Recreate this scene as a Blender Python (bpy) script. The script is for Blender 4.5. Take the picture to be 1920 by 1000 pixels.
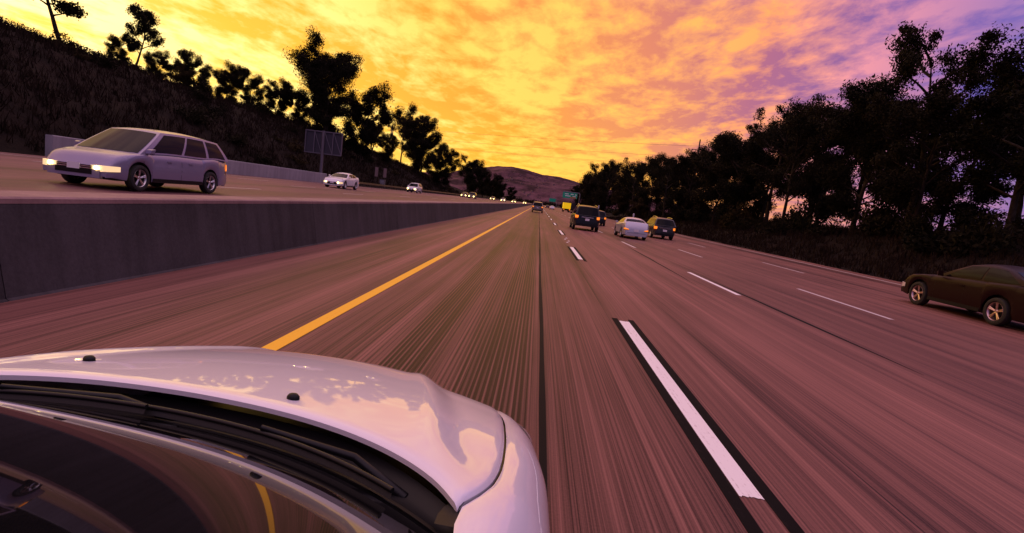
import bpy, math, random
import numpy as np
from mathutils import Matrix, Vector
R = math.radians
sc = bpy.context.scene
for o in list(bpy.data.objects):
    bpy.data.objects.remove(o, do_unlink=True)
col = sc.collection

# ------------------------------------------------------------------ camera
FPX = 1000.0 / 1920.0                       # focal length / picture width, measured from lane widths and wheelbases
cam_d = bpy.data.cameras.new('camera'); cam = bpy.data.objects.new('camera', cam_d); col.objects.link(cam)
cam_d.sensor_width = 36.0; cam_d.lens = 36.0 * FPX
cam_d.clip_start = 0.05; cam_d.clip_end = 20000
cam.matrix_world = (Matrix.Translation((0, 0, 1.6)) @ Matrix.Rotation(math.atan(0.0356), 4, 'Z')
                    @ Matrix.Rotation(math.pi/2 - math.atan(0.123), 4, 'X') @ Matrix.Rotation(R(7), 4, 'Z'))
sc.camera = cam
sc.render.resolution_x = 1024; sc.render.resolution_y = 533

# ------------------------------------------------------------------ sky and sun
SUN_AZ, SUN_EL = -48.0, 4.0                 # degrees; azimuth measured clockwise from the road direction (+Y)
S = Vector((math.sin(R(SUN_AZ))*math.cos(R(SUN_EL)), math.cos(R(SUN_AZ))*math.cos(R(SUN_EL)), math.sin(R(SUN_EL))))
world = bpy.data.worlds.new('World'); sc.world = world; world.use_nodes = True
wt = world.node_tree; wt.nodes.clear()

class NT:
    """small helper to write node graphs"""
    def __init__(s, t): s.t = t
    def n(s, typ, **kw):
        nd = s.t.nodes.new(typ)
        for k, v in kw.items(): setattr(nd, k, v)
        return nd
    def put(s, sock, v):
        if hasattr(v, 'is_output'): s.t.links.new(v, sock)
        elif v is not None: sock.default_value = v
    def m(s, op, a, b=None, c=None, clamp=False):
        nd = s.n('ShaderNodeMath', operation=op, use_clamp=clamp)
        for i, v in enumerate((a, b, c)):
            if v is not None: s.put(nd.inputs[i], v)
        return nd.outputs[0]
    def vm(s, op, a, b=None):
        nd = s.n('ShaderNodeVectorMath', operation=op)
        s.put(nd.inputs[0], a)
        if b is not None: s.put(nd.inputs[1], b)
        return nd.outputs['Value'] if op in ('DOT_PRODUCT', 'LENGTH') else nd.outputs[0]
    def ramp(s, f, stops, interp='LINEAR'):
        nd = s.n('ShaderNodeValToRGB'); cr = nd.color_ramp; cr.interpolation = interp
        while len(cr.elements) < len(stops): cr.elements.new(0.5)
        for e, (p, c) in zip(cr.elements, stops):
            e.position = p; e.color = (*c, 1) if len(c) == 3 else c
        s.put(nd.inputs[0], f); return nd.outputs[0]
    def mix(s, f, a, b, blend='MIX'):
        nd = s.n('ShaderNodeMix', data_type='RGBA', blend_type=blend)
        s.put(nd.inputs['Factor'], f)
        s.put(nd.inputs['A'], (*a, 1) if isinstance(a, tuple) and len(a) == 3 else a)
        s.put(nd.inputs['B'], (*b, 1) if isinstance(b, tuple) and len(b) == 3 else b)
        return nd.outputs['Result']
    def noise(s, v, scale, detail=4, rough=0.55, dist=0.0):
        nd = s.n('ShaderNodeTexNoise'); s.put(nd.inputs['Vector'], v)
        for k, x in (('Scale', scale), ('Detail', detail), ('Roughness', rough), ('Distortion', dist)): nd.inputs[k].default_value = x
        return nd.outputs['Fac']
    def mapr(s, v, a, b, c=0.0, d=1.0):
        nd = s.n('ShaderNodeMapRange', clamp=True); s.put(nd.inputs[0], v)
        for i, x in enumerate((a, b, c, d)): nd.inputs[i+1].default_value = x
        return nd.outputs[0]
    def mapping(s, v, scale=(1, 1, 1), rot=(0, 0, 0), loc=(0, 0, 0)):
        nd = s.n('ShaderNodeMapping'); s.put(nd.inputs[0], v)
        nd.inputs['Scale'].default_value = scale; nd.inputs['Rotation'].default_value = rot; nd.inputs['Location'].default_value = loc
        return nd.outputs[0]
    def comb(s, x, y, z):
        nd = s.n('ShaderNodeCombineXYZ')
        for i, v in enumerate((x, y, z)): s.put(nd.inputs[i], v)
        return nd.outputs[0]

def build_sky():
    g = NT(wt)
    d = g.n('ShaderNodeTexCoord').outputs['Generated']
    sep = g.n('ShaderNodeSeparateXYZ'); g.put(sep.inputs[0], d)
    x, y, z = sep.outputs
    zc = g.m('MAXIMUM', z, 0.0)
    # clouds live on a high flat layer: project the direction on it
    inv = g.m('DIVIDE', 1.0, g.m('ADD', zc, 0.10))
    p = g.comb(g.m('MULTIPLY', x, inv), g.m('MULTIPLY', y, inv), 0.0)
    p = g.mapping(p, (1.0, 0.62, 1), (0, 0, R(22)))
    n1 = g.noise(p, 1.8, 10, 0.60, 0.35)
    n2 = g.noise(g.mapping(p, loc=(7.3, 2.1, 0)), 6.8, 8, 0.62, 0.25)
    n3 = g.noise(g.mapping(p, loc=(-3.3, 5.7, 0)), 0.5, 3, 0.5, 0.3)
    n4 = g.noise(g.mapping(p, loc=(1.3, -4.1, 0)), 0.8, 4, 0.5, 0.6)
    cl = g.m('ADD', g.m('MULTIPLY', n1, 0.55), g.m('MULTIPLY', n2, 0.45))
    cover = g.mapr(g.m('ADD', cl, g.m('MULTIPLY', g.m('SUBTRACT', n4, .5), .35)), 0.43, 0.57)
    # colour follows the angle to the sunken sun, pushed to pink and violet higher up
    c = g.vm('DOT_PRODUCT', d, tuple(S))
    c = g.m('SUBTRACT', c, g.m('MULTIPLY', g.m('MAXIMUM', x, 0.0), 0.34))
    c = g.m('SUBTRACT', c, 0.05)
    c = g.m('SUBTRACT', c, g.m('MULTIPLY', g.mapr(z, 0.0, 0.40), 0.14))
    c = g.m('ADD', c, g.m('MULTIPLY', g.m('SUBTRACT', n3, 0.5), 0.34))
    f = g.m('MULTIPLY_ADD', c, 0.5, 0.5)
    lit = g.ramp(f, [(0.0, (.17, .12, .22)), (0.28, (.19, .14, .34)), (0.38, (.30, .15, .36)), (0.48, (.68, .24, .29)),
                     (0.58, (.94, .33, .10)), (0.70, (.96, .43, .085)), (0.82, (1.02, .58, .09)), (0.91, (1.2, .88, .27)), (1.0, (1.5, 1.25, .75))])
    gap = g.ramp(f, [(0.0, (.05, .055, .14)), (0.28, (.03, .06, .33)), (0.38, (.075, .065, .34)), (0.48, (.20, .09, .28)),
                     (0.58, (.36, .11, .19)), (0.70, (.62, .19, .10)), (0.82, (.80, .29, .02)), (0.91, (.90, .44, .015)), (1.0, (1.1, .72, .18))])
    # high overhead the layer is lit from far below: pink cloud with lilac between
    zen = g.mix(cover, (.62, .42, .66), (1.40, .86, .98))
    sky = g.mix(g.mapr(z, 0.34, 0.85, 0.0, 0.85), g.mix(cover, gap, lit), zen)
    # clear gold band low over the horizon towards the sunset
    hz = g.m('POWER', g.m('SUBTRACT', 1.0, g.m('MINIMUM', zc, 1.0)), 14.0)
    low = g.ramp(f, [(0.0, (.10, .10, .20)), (0.42, (.40, .18, .22)), (0.55, (.70, .27, .14)), (0.66, (.92, .43, .06)), (0.82, (1.05, .58, .05)), (1.0, (1.3, 1.0, .40))])
    sky = g.mix(g.m('MULTIPLY', hz, 0.75), sky, low)
    sky = g.mix(g.mapr(z, -0.02, -0.10), sky, (.05, .035, .035))
    ns = g.n('ShaderNodeTexSky', sky_type='NISHITA', sun_disc=False)
    ns.sun_elevation = R(SUN_EL); ns.sun_rotation = R(SUN_AZ); ns.dust_density = 3.0
    b1 = g.n('ShaderNodeBackground'); g.put(b1.inputs[0], sky); b1.inputs[1].default_value = SKY_STRENGTH
    b2 = g.n('ShaderNodeBackground'); g.put(b2.inputs[0], ns.outputs[0]); b2.inputs[1].default_value = 0.01
    add = g.n('ShaderNodeAddShader'); g.put(add.inputs[0], b1.outputs[0]); g.put(add.inputs[1], b2.outputs[0])
    out = g.n('ShaderNodeOutputWorld'); g.put(out.inputs[0], add.outputs[0])
SKY_STRENGTH = 1.0
build_sky()
sun_d = bpy.data.lights.new('sun', 'SUN'); sun = bpy.data.objects.new('sun', sun_d); col.objects.link(sun)
sun_d.energy = 0.5; sun_d.angle = R(6); sun_d.color = (1.0, .62, .30)
sun.rotation_euler = S.to_track_quat('Z', 'Y').to_euler(); sun.location = (-60, 60, 40)
sc.view_settings.view_transform = 'Standard'; sc.view_settings.look = 'None'
sc.view_settings.exposure = 0.4; sc.view_settings.gamma = 1.0; sc.view_settings.use_curve_mapping = False

# ------------------------------------------------------------------ materials
MATS = {}
def mat(name, base=(.5, .5, .5), rough=.6, metal=0.0, coat=0.0, spec=.5, emit=None, estr=0.0, build=None):
    if name in MATS: return MATS[name]
    m = bpy.data.materials.new(name); m.use_nodes = True
    g = NT(m.node_tree); b = m.node_tree.nodes['Principled BSDF']
    b.inputs['Base Color'].default_value = (*base, 1); b.inputs['Roughness'].default_value = rough
    b.inputs['Metallic'].default_value = metal; b.inputs['Coat Weight'].default_value = coat
    b.inputs['Coat Roughness'].default_value = .03; b.inputs['Specular IOR Level'].default_value = spec
    if emit: b.inputs['Emission Color'].default_value = (*emit, 1); b.inputs['Emission Strength'].default_value = estr
    if build: build(g, b)
    MATS[name] = m; return m
def bump(g, b, h, strength=.3, dist=.02):
    n = g.n('ShaderNodeBump'); n.inputs['Strength'].default_value = strength; n.inputs['Distance'].default_value = dist
    g.put(n.inputs['Height'], h); g.put(b.inputs['Normal'], n.outputs[0])
def objco(g): return g.n('ShaderNodeTexCoord').outputs['Object']

def road_nodes(tintA, tintB, groove=True):
    def f(g, b):
        co = objco(g)
        sep = g.n('ShaderNodeSeparateXYZ'); g.put(sep.inputs[0], co); x, y, z = sep.outputs
        wide = g.noise(g.mapping(co, (.42, .0035, 1)), 1.0, 3, .6)            # lane-wide wear, runs with the traffic
        mid = g.noise(g.mapping(co, (3.5, .02, 1), loc=(3, 1, 0)), 1.0, 5, .65)
        fine = g.noise(g.mapping(co, (58, .12, 1)), 1.0, 4, .7)
        grain = g.noise(co, 60, 3, .6)
        patch = g.noise(g.mapping(co, (.5, .11, 1), loc=(9, 4, 0)), 1.0, 4, .6)
        v = g.m('ADD', g.m('MULTIPLY', wide, .52), g.m('MULTIPLY', mid, .40))
        v = g.m('ADD', v, g.m('MULTIPLY', fine, .62)); v = g.m('ADD', v, g.m('MULTIPLY', patch, .24))
        v = g.m('ADD', v, g.m('MULTIPLY', grain, .10))
        v = g.mapr(v, .78, 1.14)
        h = g.m('ADD', g.m('MULTIPLY', fine, .7), g.m('MULTIPLY', grain, .3))
        if groove:
            wob = g.m('MULTIPLY', g.noise(g.mapping(co, (1, .06, 1)), 1.0, 2), .25)
            w = g.m('SINE', g.m('MULTIPLY', g.m('ADD', x, g.m('MULTIPLY', wob, .06)), 2*math.pi/.046))
            w = g.m('MULTIPLY_ADD', w, .5, .5)
            band = g.m('MULTIPLY', g.mapr(x, -2.0, -1.2), g.mapr(x, .20, .08))
            band = g.m('MULTIPLY', band, g.mapr(g.noise(g.mapping(co, (2.2, .02, 1), loc=(1, 8, 0)), 1.0, 3), .38, .6, .25, 1.0))
            v = g.m('SUBTRACT', v, g.m('MULTIPLY', g.m('MULTIPLY', band, w), .75), clamp=True)
            h = g.m('SUBTRACT', h, g.m('MULTIPLY', g.m('MULTIPLY', band, w), .8))
        g.put(b.inputs['Base Color'], g.mix(v, tintA, tintB))
        g.put(b.inputs['Roughness'], g.mapr(v, 0, 1, .48, .66))
        bump(g, b, h, .22, .004)
    return f
M_ROAD = mat('worn_grooved_concrete', rough=.6, spec=.10, build=road_nodes((.024, .010, .010), (.36, .160, .135)))
M_OPP = mat('worn_concrete_lanes', rough=.6, spec=.12, build=road_nodes((.07, .03, .034), (.28, .135, .14), False))
def conc_nodes(a, bcol, vs=1.0):
    def f(g, b):
        co = objco(g)
        s1 = g.noise(g.mapping(co, (1, .35*vs, .35)), .9, 6, .62, .4); s2 = g.noise(g.mapping(co, (1, 2.5, .2), loc=(4, 0, 2)), 1.0, 5, .6)
        s3 = g.noise(co, 25, 4, .6)
        v = g.m('ADD', g.m('MULTIPLY', s1, .5), g.m('ADD', g.m('MULTIPLY', s2, .32), g.m('MULTIPLY', s3, .18)))
        v = g.mapr(v, .36, .62)
        g.put(b.inputs['Base Color'], g.mix(v, a, bcol)); bump(g, b, s3, .25, .01)
    return f
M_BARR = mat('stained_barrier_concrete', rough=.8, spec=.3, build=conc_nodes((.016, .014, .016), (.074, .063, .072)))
M_CAP = mat('skylit_barrier_cap', rough=.7, spec=.2, build=conc_nodes((.19, .115, .115), (.36, .22, .22)))  # lighter tint carries the sky light falling on the barrier top
M_WALL = mat('pale_wall_concrete', rough=.7, build=conc_nodes((.17, .155, .18), (.32, .30, .34)))
def paint_nodes(c, worn):
    def f(g, b):
        co = objco(g)
        n = g.noise(g.mapping(co, (40, 1.2, 1)), 1.0, 5, .7); n2 = g.noise(co, 18, 4, .65)
        v = g.mapr(g.m('ADD', g.m('MULTIPLY', n, .6), g.m('MULTIPLY', n2, .4)), .30, .46)
        g.put(b.inputs['Base Color'], g.mix(v, worn, c)); bump(g, b, n2, .2, .004)
    return f
M_WHITE = mat('worn_white_paint', rough=.5, build=paint_nodes((.86, .84, .84), (.45, .38, .37)))
M_FAINT = mat('faded_white_paint', rough=.5, build=paint_nodes((.62, .56, .56), (.26, .2, .2)))
M_YEL = mat('yellow_road_paint', rough=.5, build=paint_nodes((.95, .52, .010), (.80, .40, .015)))
M_BLACKP = mat('black_contrast_paint', rough=.8, spec=.08, build=paint_nodes((.006, .005, .005), (.02, .014, .014)))
M_TAR = mat('black_joint_sealant', (.005, .004, .005), .7, spec=.1)
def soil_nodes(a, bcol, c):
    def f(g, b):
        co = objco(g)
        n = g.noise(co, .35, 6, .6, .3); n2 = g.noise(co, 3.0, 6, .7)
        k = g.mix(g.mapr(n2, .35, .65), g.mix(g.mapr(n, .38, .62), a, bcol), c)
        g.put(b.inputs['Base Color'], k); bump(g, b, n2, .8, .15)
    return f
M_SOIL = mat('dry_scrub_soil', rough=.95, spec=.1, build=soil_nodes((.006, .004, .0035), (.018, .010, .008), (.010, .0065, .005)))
M_GROUND = mat('dark_ground', rough=.95, spec=.1, build=soil_nodes((.03, .022, .018), (.05, .034, .028), (.02, .017, .013)))
M_MOUNT = mat('dry_mountain', rough=.95, spec=.05, build=lambda g, b: g.put(b.inputs['Base Color'],
    g.mix(g.mapr(g.noise(g.mapping(objco(g), (.012, .006, .03)), 1.0, 8, .7), .40, .62), (.025, .012, .018), (.125, .058, .076))))
def leaf_nodes(a, bcol):
    def f(g, b):
        oi = g.n('ShaderNodeObjectInfo').outputs['Random']; n = g.noise(objco(g), .8, 3, .6)
        g.put(b.inputs['Base Color'], g.mix(g.mapr(g.m('ADD', g.m('MULTIPLY', oi, .4), g.m('MULTIPLY', n, .6)), .2, .8), a, bcol))
    return f
M_LEAF = mat('dark_foliage', rough=.8, spec=.06, build=leaf_nodes((.007, .0075, .004), (.022, .018, .009)))
M_LEAF2 = mat('dry_olive_foliage', rough=.8, spec=.06, build=leaf_nodes((.022, .017, .006), (.05, .034, .014)))
M_GRASS = mat('dry_grass_blades', rough=.9, spec=.1, build=leaf_nodes((.009, .0055, .004), (.028, .016, .010)))
M_BARK = mat('rough_bark', rough=.9, spec=.1, build=soil_nodes((.03, .022, .018), (.06, .045, .036), (.02, .015, .012)))
M_GLASS = mat('dark_tinted_glass', (.005, .005, .007), .04, spec=.08)
M_TYRE = mat('tyre_rubber', (.014, .013, .013), .75)
M_RIM = mat('alloy_rim', (.62, .58, .58), .28, metal=1.0)
M_TRIM = mat('black_plastic_trim', (.006, .006, .007), .42, spec=.25)
M_CHROME = mat('chrome_trim', (.8, .78, .8), .12, metal=1.0)
M_PLATE = mat('number_plate', (.75, .72, .75), .4)
M_TAIL = mat('lit_amber_tail_lamp', (.45, .04, .01), .2, emit=(1.0, .24, .02), estr=.9)
M_TAILR = mat('lit_red_tail_lamp', (.40, .02, .01), .2, emit=(1.0, .10, .02), estr=.55)
M_TAILD = mat('dark_red_lamp_lens', (.16, .012, .01), .15, coat=.5)
M_HEAD = mat('lit_headlamp', (.9, .9, .85), .1, emit=(1.0, .72, .22), estr=9.0)
M_LENSLIT = mat('glowing_lamp_lens', (.7, .66, .6), .1, coat=.6, emit=(1.0, .62, .25), estr=.7)
M_LENS = mat('clear_lamp_lens', (.75, .72, .78), .05, coat=1.0, spec=.6)
M_STEEL = mat('galvanised_steel', (.15, .13, .16), .55, metal=.5)
M_WOOD = mat('weathered_pole_wood', (.05, .035, .028), .85)
def car_paint(name, c, metal=0.0, rough=.32): return mat(name, c, rough, metal=metal, coat=.35, spec=.25)
M_WPAINT = mat('white_car_paint', (.80, .76, .84), .35, coat=1.0, spec=.5)

# ------------------------------------------------------------------ mesh helpers
class MB:
    def __init__(s): s.v = []; s.f = []
    def add(s, vs, fs):
        k = len(s.v); s.v += [tuple(p) for p in vs]; s.f += [tuple(i + k for i in f) for f in fs]; return s
    def box(s, c, d, rot=None):
        x, y, z = d[0]/2, d[1]/2, d[2]/2
        vs = [Vector((a*x, b_*y, e*z)) for a in (-1, 1) for b_ in (-1, 1) for e in (-1, 1)]
        if rot is not None: vs = [rot @ v for v in vs]
        return s.add([v + Vector(c) for v in vs], [(0, 1, 3, 2), (4, 6, 7, 5), (0, 4, 5, 1), (2, 3, 7, 6), (0, 2, 6, 4), (1, 5, 7, 3)])
    def bar(s, a, b, w, h=None):
        a, b = Vector(a), Vector(b); h = h or w; d = b - a
        q = d.to_track_quat('Y', 'Z').to_matrix()
        return s.box((a + b)/2, (w, d.length, h), q)
    def tube(s, pts, rad, n=8, cap=True):
        pts = [Vector(p) for p in pts]; m = len(pts)
        if not hasattr(rad, '__len__'): rad = [rad]*m
        vs = []
        for i, p in enumerate(pts):
            t = (pts[min(i+1, m-1)] - pts[max(i-1, 0)]).normalized()
            q = t.to_track_quat('Z', 'Y')
            for k in range(n):
                a = 2*math.pi*k/n
                vs.append(p + q @ Vector((math.cos(a)*rad[i], math.sin(a)*rad[i], 0)))
        fs = [(i*n+k, i*n+(k+1) % n, (i+1)*n+(k+1) % n, (i+1)*n+k) for i in range(m-1) for k in range(n)]
        if cap: fs += [tuple(range(n-1, -1, -1)), tuple((m-1)*n+k for k in range(n))]
        return s.add(vs, fs)
    def grid(s, fn, us, vs_, closed=False, flip=False):
        nu, nv = len(us), len(vs_)
        pts = [fn(u, v) for u in us for v in vs_]
        fs = []
        for i in range(nu-1):
            for j in range(nv-1):
                q = (i*nv+j, (i+1)*nv+j, (i+1)*nv+j+1, i*nv+j+1)
                fs.append(q[::-1] if flip else q)
        return s.add(pts, fs)
    def lathe(s, prof, n=24, axis='x'):
        m = len(prof); vs = []
        for k in range(n):
            a = 2*math.pi*k/n
            for (h, r) in prof:
                vs.append((h, r*math.cos(a), r*math.sin(a)) if axis == 'x' else (r*math.cos(a), r*math.sin(a), h))
        return s.add(vs, [(k*m+j, k*m+j+1, ((k+1) % n)*m+j+1, ((k+1) % n)*m+j) for k in range(n) for j in range(m-1)])
    def prism(s, poly, y0, y1):                    # poly in (x, z), extruded along y
        n = len(poly)
        vs = [(x, y0, z) for x, z in poly] + [(x, y1, z) for x, z in poly]
        return s.add(vs, [tuple(range(n)), tuple(range(2*n-1, n-1, -1))] + [(i, n+i, n+(i+1) % n, (i+1) % n) for i in range(n)])
    def mesh(s, name, m, smooth=None, weld=False):
        me = bpy.data.meshes.new(name); me.from_pydata(s.v, [], s.f); me.validate()
        import bmesh
        bm = bmesh.new(); bm.from_mesh(me)
        if weld: bmesh.ops.remove_doubles(bm, verts=bm.verts, dist=.0015)
        bmesh.ops.recalc_face_normals(bm, faces=bm.faces); bm.to_mesh(me); bm.free()
        if smooth:
            me.polygons.foreach_set('use_smooth', [True]*len(me.polygons)); me.set_sharp_from_angle(angle=R(smooth))
        me.materials.append(m); return me
    def build(s, name, m, parent=None, smooth=None, weld=False, loc=None):
        return link(name, s.mesh(name, m, smooth, weld), parent, loc)
def link(name, me, parent=None, loc=None, rz=0.0):
    o = bpy.data.objects.new(name, me); col.objects.link(o)
    if parent: o.parent = parent
    if loc is not None: o.location = loc
    if rz: o.rotation_euler = (0, 0, rz)
    return o
def empty(name, loc=(0, 0, 0), rz=0.0): return link(name, None, None, loc, rz)
def tag(o, label=None, cat=None, group=None, kind=None):
    for k, v in (('label', label), ('category', cat), ('group', group), ('kind', kind)):
        if v: o[k] = v
    return o
def lerp(a, b, t): return a + (b - a)*t
def sstep(a, b, x):
    t = min(1, max(0, (x - a)/(b - a))); return t*t*(3 - 2*t)
def interp(xs, ys, x): return float(np.interp(x, xs, ys))
def smooth_interp(xs, ys):
    """monotone-ish cubic through the points"""
    xs = np.array(xs, float); ys = np.array(ys, float); d = np.gradient(ys, xs)
    def f(x):
        x = min(max(x, xs[0]), xs[-1]); i = min(int(np.searchsorted(xs, x, side='right')) - 1, len(xs) - 2)
        h = xs[i+1] - xs[i]; t = (x - xs[i])/h
        return float((2*t**3-3*t*t+1)*ys[i] + (t**3-2*t*t+t)*h*d[i] + (3*t*t-2*t**3)*ys[i+1] + (t**3-t*t)*h*d[i+1])
    return f
def lin(a, b, n): return [a + (b - a)*i/(n - 1) for i in range(n)]
# ------------------------------------------------------------------ ground, roads, barrier
from mathutils import noise as mnoise
def fbm(x, y, z=0.0, o=4): return mnoise.fractal((x, y, z), 1.0, 2.0, o)
def quad(name, x0, x1, y0, y1, z, m, parent=None, z1=None):
    b = MB(); z1 = z if z1 is None else z1
    b.add([(x0, y0, z), (x1, y0, z1), (x1, y1, z1), (x0, y1, z)], [(0, 1, 2, 3)])
    return b.build(name, m, parent)
g0 = MB(); g0.grid(lambda u, v: (u, v, -.35), lin(-6000, 6000, 5), lin(-800, 9000, 5))
tag(g0.build('ground', M_GROUND), kind='structure')
Y0, Y1 = -40, 900
road = tag(quad('road', -5.4, 17.6, Y0, Y1, 0.0, M_ROAD), kind='structure')
def marking(name, x0, x1, y0, y1, m, z=.004):
    b = MB(); b.box(((x0+x1)/2, (y0+y1)/2, z/2+.001), (x1-x0, y1-y0, z)); return b.build(name, m, road)
marking('yellow_edge_line', -2.34, -2.19, Y0, Y1, M_YEL)
marking('shoulder_edge_line', 16.25, 16.37, Y0, Y1, M_FAINT)
# wandering sealed joint beside the grooved strip
jb = MB(); ys = [Y0 + i*1.3 for i in range(int((300-Y0)/1.3))]
jb.grid(lambda u, v: (.235 + .022*fbm(v*.13, 3.1) + u*(.025+.009*fbm(v*.3, 9.0)), v, .0035), [-1, 1], ys)
jb.build('sealed_joint', M_TAR, road)
jb = MB(); ys = [7 + i*.8 for i in range(12)]
jb.grid(lambda u, v: (5.25 + .03*fbm(v*.3, 1) + u*(.04*math.sin((v-7)/8.8*math.pi)+.004), v, .0035), [-1, 1], ys)
jb.build('tar_patch', M_TAR, road)
jb = MB(); ys = [14 + i*.8 for i in range(20)]
jb.grid(lambda u, v: (4.6 + .05*fbm(v*.3, 1) + .03*(v-22) + u*(.035*math.sin((v-14)/15.2*math.pi)+.004), v, .0035), [-1, 1], ys)
jb.build('tar_patch', M_TAR, road)
dash_me = {}
def dash(x, yc, L, w, m, contrast):
    if contrast:
        for s in (-1, 1):
            marking('contrast_stripe', x + s*(w/2 + .050) - .044, x + s*(w/2 + .050) + .044, yc - L/2 - .45, yc + L/2 + .15, M_BLACKP, .003)
    b = MB(); nx = 14
    fr = [(-.5 + i/nx) for i in range(nx+1)]; ys = [-L/2 + .06*.35*random.random() for _ in fr]; ye = [L/2 - .06*.35*random.random() for _ in fr]
    vs = [(x + f*w, yc + a, .0045) for f, a in zip(fr, ys)] + [(x + f*w, yc + a, .0045) for f, a in zip(fr, ye)]
    b.add(vs, [(i, i+1, nx+2+i, nx+1+i) for i in range(nx)])
    b.build('lane_dash', m, road)
random.seed(4)
for k in range(-1, 26): dash(1.50 + min(.12, max(0, k)*.05), 5.55 + k*14.0, 4.9, .15, M_WHITE, k < 12)
for k in range(-1, 16): dash(5.08, 15.2 + k*14.0, 4.4, .13, M_WHITE if k == 0 else M_FAINT, False)
for k in range(-1, 14): dash(8.15, 14.3 + k*14.0, 4.4, .12, M_FAINT, False)
for k in range(-1, 14): dash(11.9, 26.0 + k*14.0, 4.4, .11, M_FAINT, False)
# raised pavement markers between the dashes
mk = MB(); mk.add([(-.05, -.05, 0), (.05, -.05, 0), (.05, .05, 0), (-.05, .05, 0), (-.032, -.02, .018), (.032, -.02, .018), (.032, .02, .018), (-.032, .02, .018)],
       [(4, 5, 6, 7), (0, 1, 5, 4), (1, 2, 6, 5), (2, 3, 7, 6), (3, 0, 4, 7)])
mkme = mk.mesh('pavement_marker', M_WHITE)
for k in range(1, 8):
    for j in range(4):
        if k == 1: link('pavement_marker', mkme, road, (1.52 + .09*(j % 2)*1.4, 24.6 + 1.1*j, .001))
# median barrier, single slope faces and a wide top coloured lighter for sky light
bar = MB(); poly = [(-5.12, 0), (-5.30, 1.0), (-5.34, 1.02), (-5.96, 1.02), (-6.0, 1.0), (-6.1, .2), (-6.1, -.3), (-5.12, -.3)]
barrier = empty('median_barrier', (0, 0, 0))
tag(barrier, 'long grey concrete median barrier beside the yellow line', 'barrier')
y = Y0; pan = None
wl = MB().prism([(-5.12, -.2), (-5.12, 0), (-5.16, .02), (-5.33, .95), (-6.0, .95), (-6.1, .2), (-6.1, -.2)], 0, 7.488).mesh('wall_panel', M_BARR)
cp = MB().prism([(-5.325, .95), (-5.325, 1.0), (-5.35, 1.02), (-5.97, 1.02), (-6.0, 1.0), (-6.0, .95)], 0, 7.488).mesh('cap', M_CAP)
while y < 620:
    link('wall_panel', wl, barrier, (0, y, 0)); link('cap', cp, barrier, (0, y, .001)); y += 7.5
# opposing carriageway: higher, banked
def zo(x): return .55 + (-6 - x)*.02
ob = MB(); ob.grid(lambda u, v: (u, v, zo(u)), [-6.1, -12, -18, -25.4], [Y0, 100, 300, 900])
opp = tag(ob.build('opposite_road', M_OPP), kind='structure')
for xx in (-9.4, -13.0, -16.6, -20.2):
    for k in range(0, 14):
        b = MB(); b.box((xx, 8 + k*14.6, zo(xx) + .004), (.11, 4.0, .004)); b.build('lane_dash', M_FAINT, opp)
b = MB(); b.box((-23.6, 300, zo(-23.6)+.004), (.12, 680, .004)); b.build('shoulder_edge_line', M_FAINT, opp)
# low wall at the foot of the hill
wall = empty('retaining_wall', (-25.6, 27, 0)); tag(wall, 'pale low concrete wall at the foot of the dry hillside', 'wall')
ny = 6
for i in range(ny):
    b = MB().prism([(-.22, .6), (-.22, 2.02), (-.18, 2.06), (.16, 2.06), (.2, 2.02), (.2, .6)], 0, 5.98); b.build('wall_panel', M_WALL, wall, loc=(0, i*6.0, 0))
gr = empty('guardrail', (-25.3, 63, 0)); tag(gr, 'low steel guardrail running on beyond the pale wall', 'guardrail')
rail = MB().prism([(0, 1.30), (.04, 1.36), (.0, 1.43), (.04, 1.50), (0, 1.56), (-.012, 1.56), (.028, 1.50), (-.012, 1.43), (.028, 1.36), (-.012, 1.30)], 0, 130)
rail.build('rail', M_TRIM, gr)
pm = MB().box((-.1, 0, 1.1), (.14, .12, .95)).mesh('post', M_WOOD)
for k in range(44): link('post', pm, gr, (0, 1.5 + k*3.0, 0))

# ------------------------------------------------------------------ hillside left, bank right, mountain
def zhill(x, y):
    crest = interp([-80, 20, 60, 95, 115, 140, 165, 190, 230, 300, 420], [10.5, 10.2, 9.9, 10.2, 9.8, 9.0, 8.0, 7.0, 5.0, 3.0, 2.0], y)
    d = -26.0 - x
    if d < 0: return .82
    up = .9 + (crest - .9)*sstep(-.25, 1.0, d/19.0)*1.0 - (crest - .9)*sstep(-.25, 1.0, 0)*(1 - min(1, d/6))
    n = fbm(x*.12, y*.12, 1.7)*.55*min(1, d/5) + fbm(x*.5, y*.5, 4.1)*.16*min(1, d/3)
    return max(up, .6) + n - max(0, d - 26)*.05
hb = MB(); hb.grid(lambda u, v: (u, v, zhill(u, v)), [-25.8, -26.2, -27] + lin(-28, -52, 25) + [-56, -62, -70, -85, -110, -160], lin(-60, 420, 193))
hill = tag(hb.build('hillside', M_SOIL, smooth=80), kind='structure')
def zbank(x, y):
    d = x - 17.4
    if d < 0: return -.02
    hgt = interp([-60, 0, 15, 30, 45, 70, 110, 200, 400], [4.2, 4.2, 4.0, 3.5, 3.0, 2.6, 2.0, 1.2, .6], y)
    up = hgt*sstep(0.0, 1.0, d/13.0)
    n = fbm(x*.11, y*.11, 8.7)*.5*min(1, d/5) + fbm(x*.5, y*.5, 2.2)*.12*min(1, d/3)
    return -.02 + up + n - max(0, d - 18)*.16
bb = MB(); bb.grid(lambda u, v: (u, v, zbank(u, v)), [17.4, 17.7, 18.2] + lin(19, 40, 22) + [44, 50, 60, 80], lin(-60, 420, 161))
bank = tag(bb.build('roadside_bank', M_SOIL, smooth=80), kind='structure')
prof_x = [-1600, -900, -466, -364, -248, -98, -22, 67, 204, 309, 700, 1500]
prof_z = [60, 90, 118, 149, 178, 175, 163, 159, 137, 129, 90, 40]
pz = smooth_interp(prof_x, prof_z)
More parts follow.
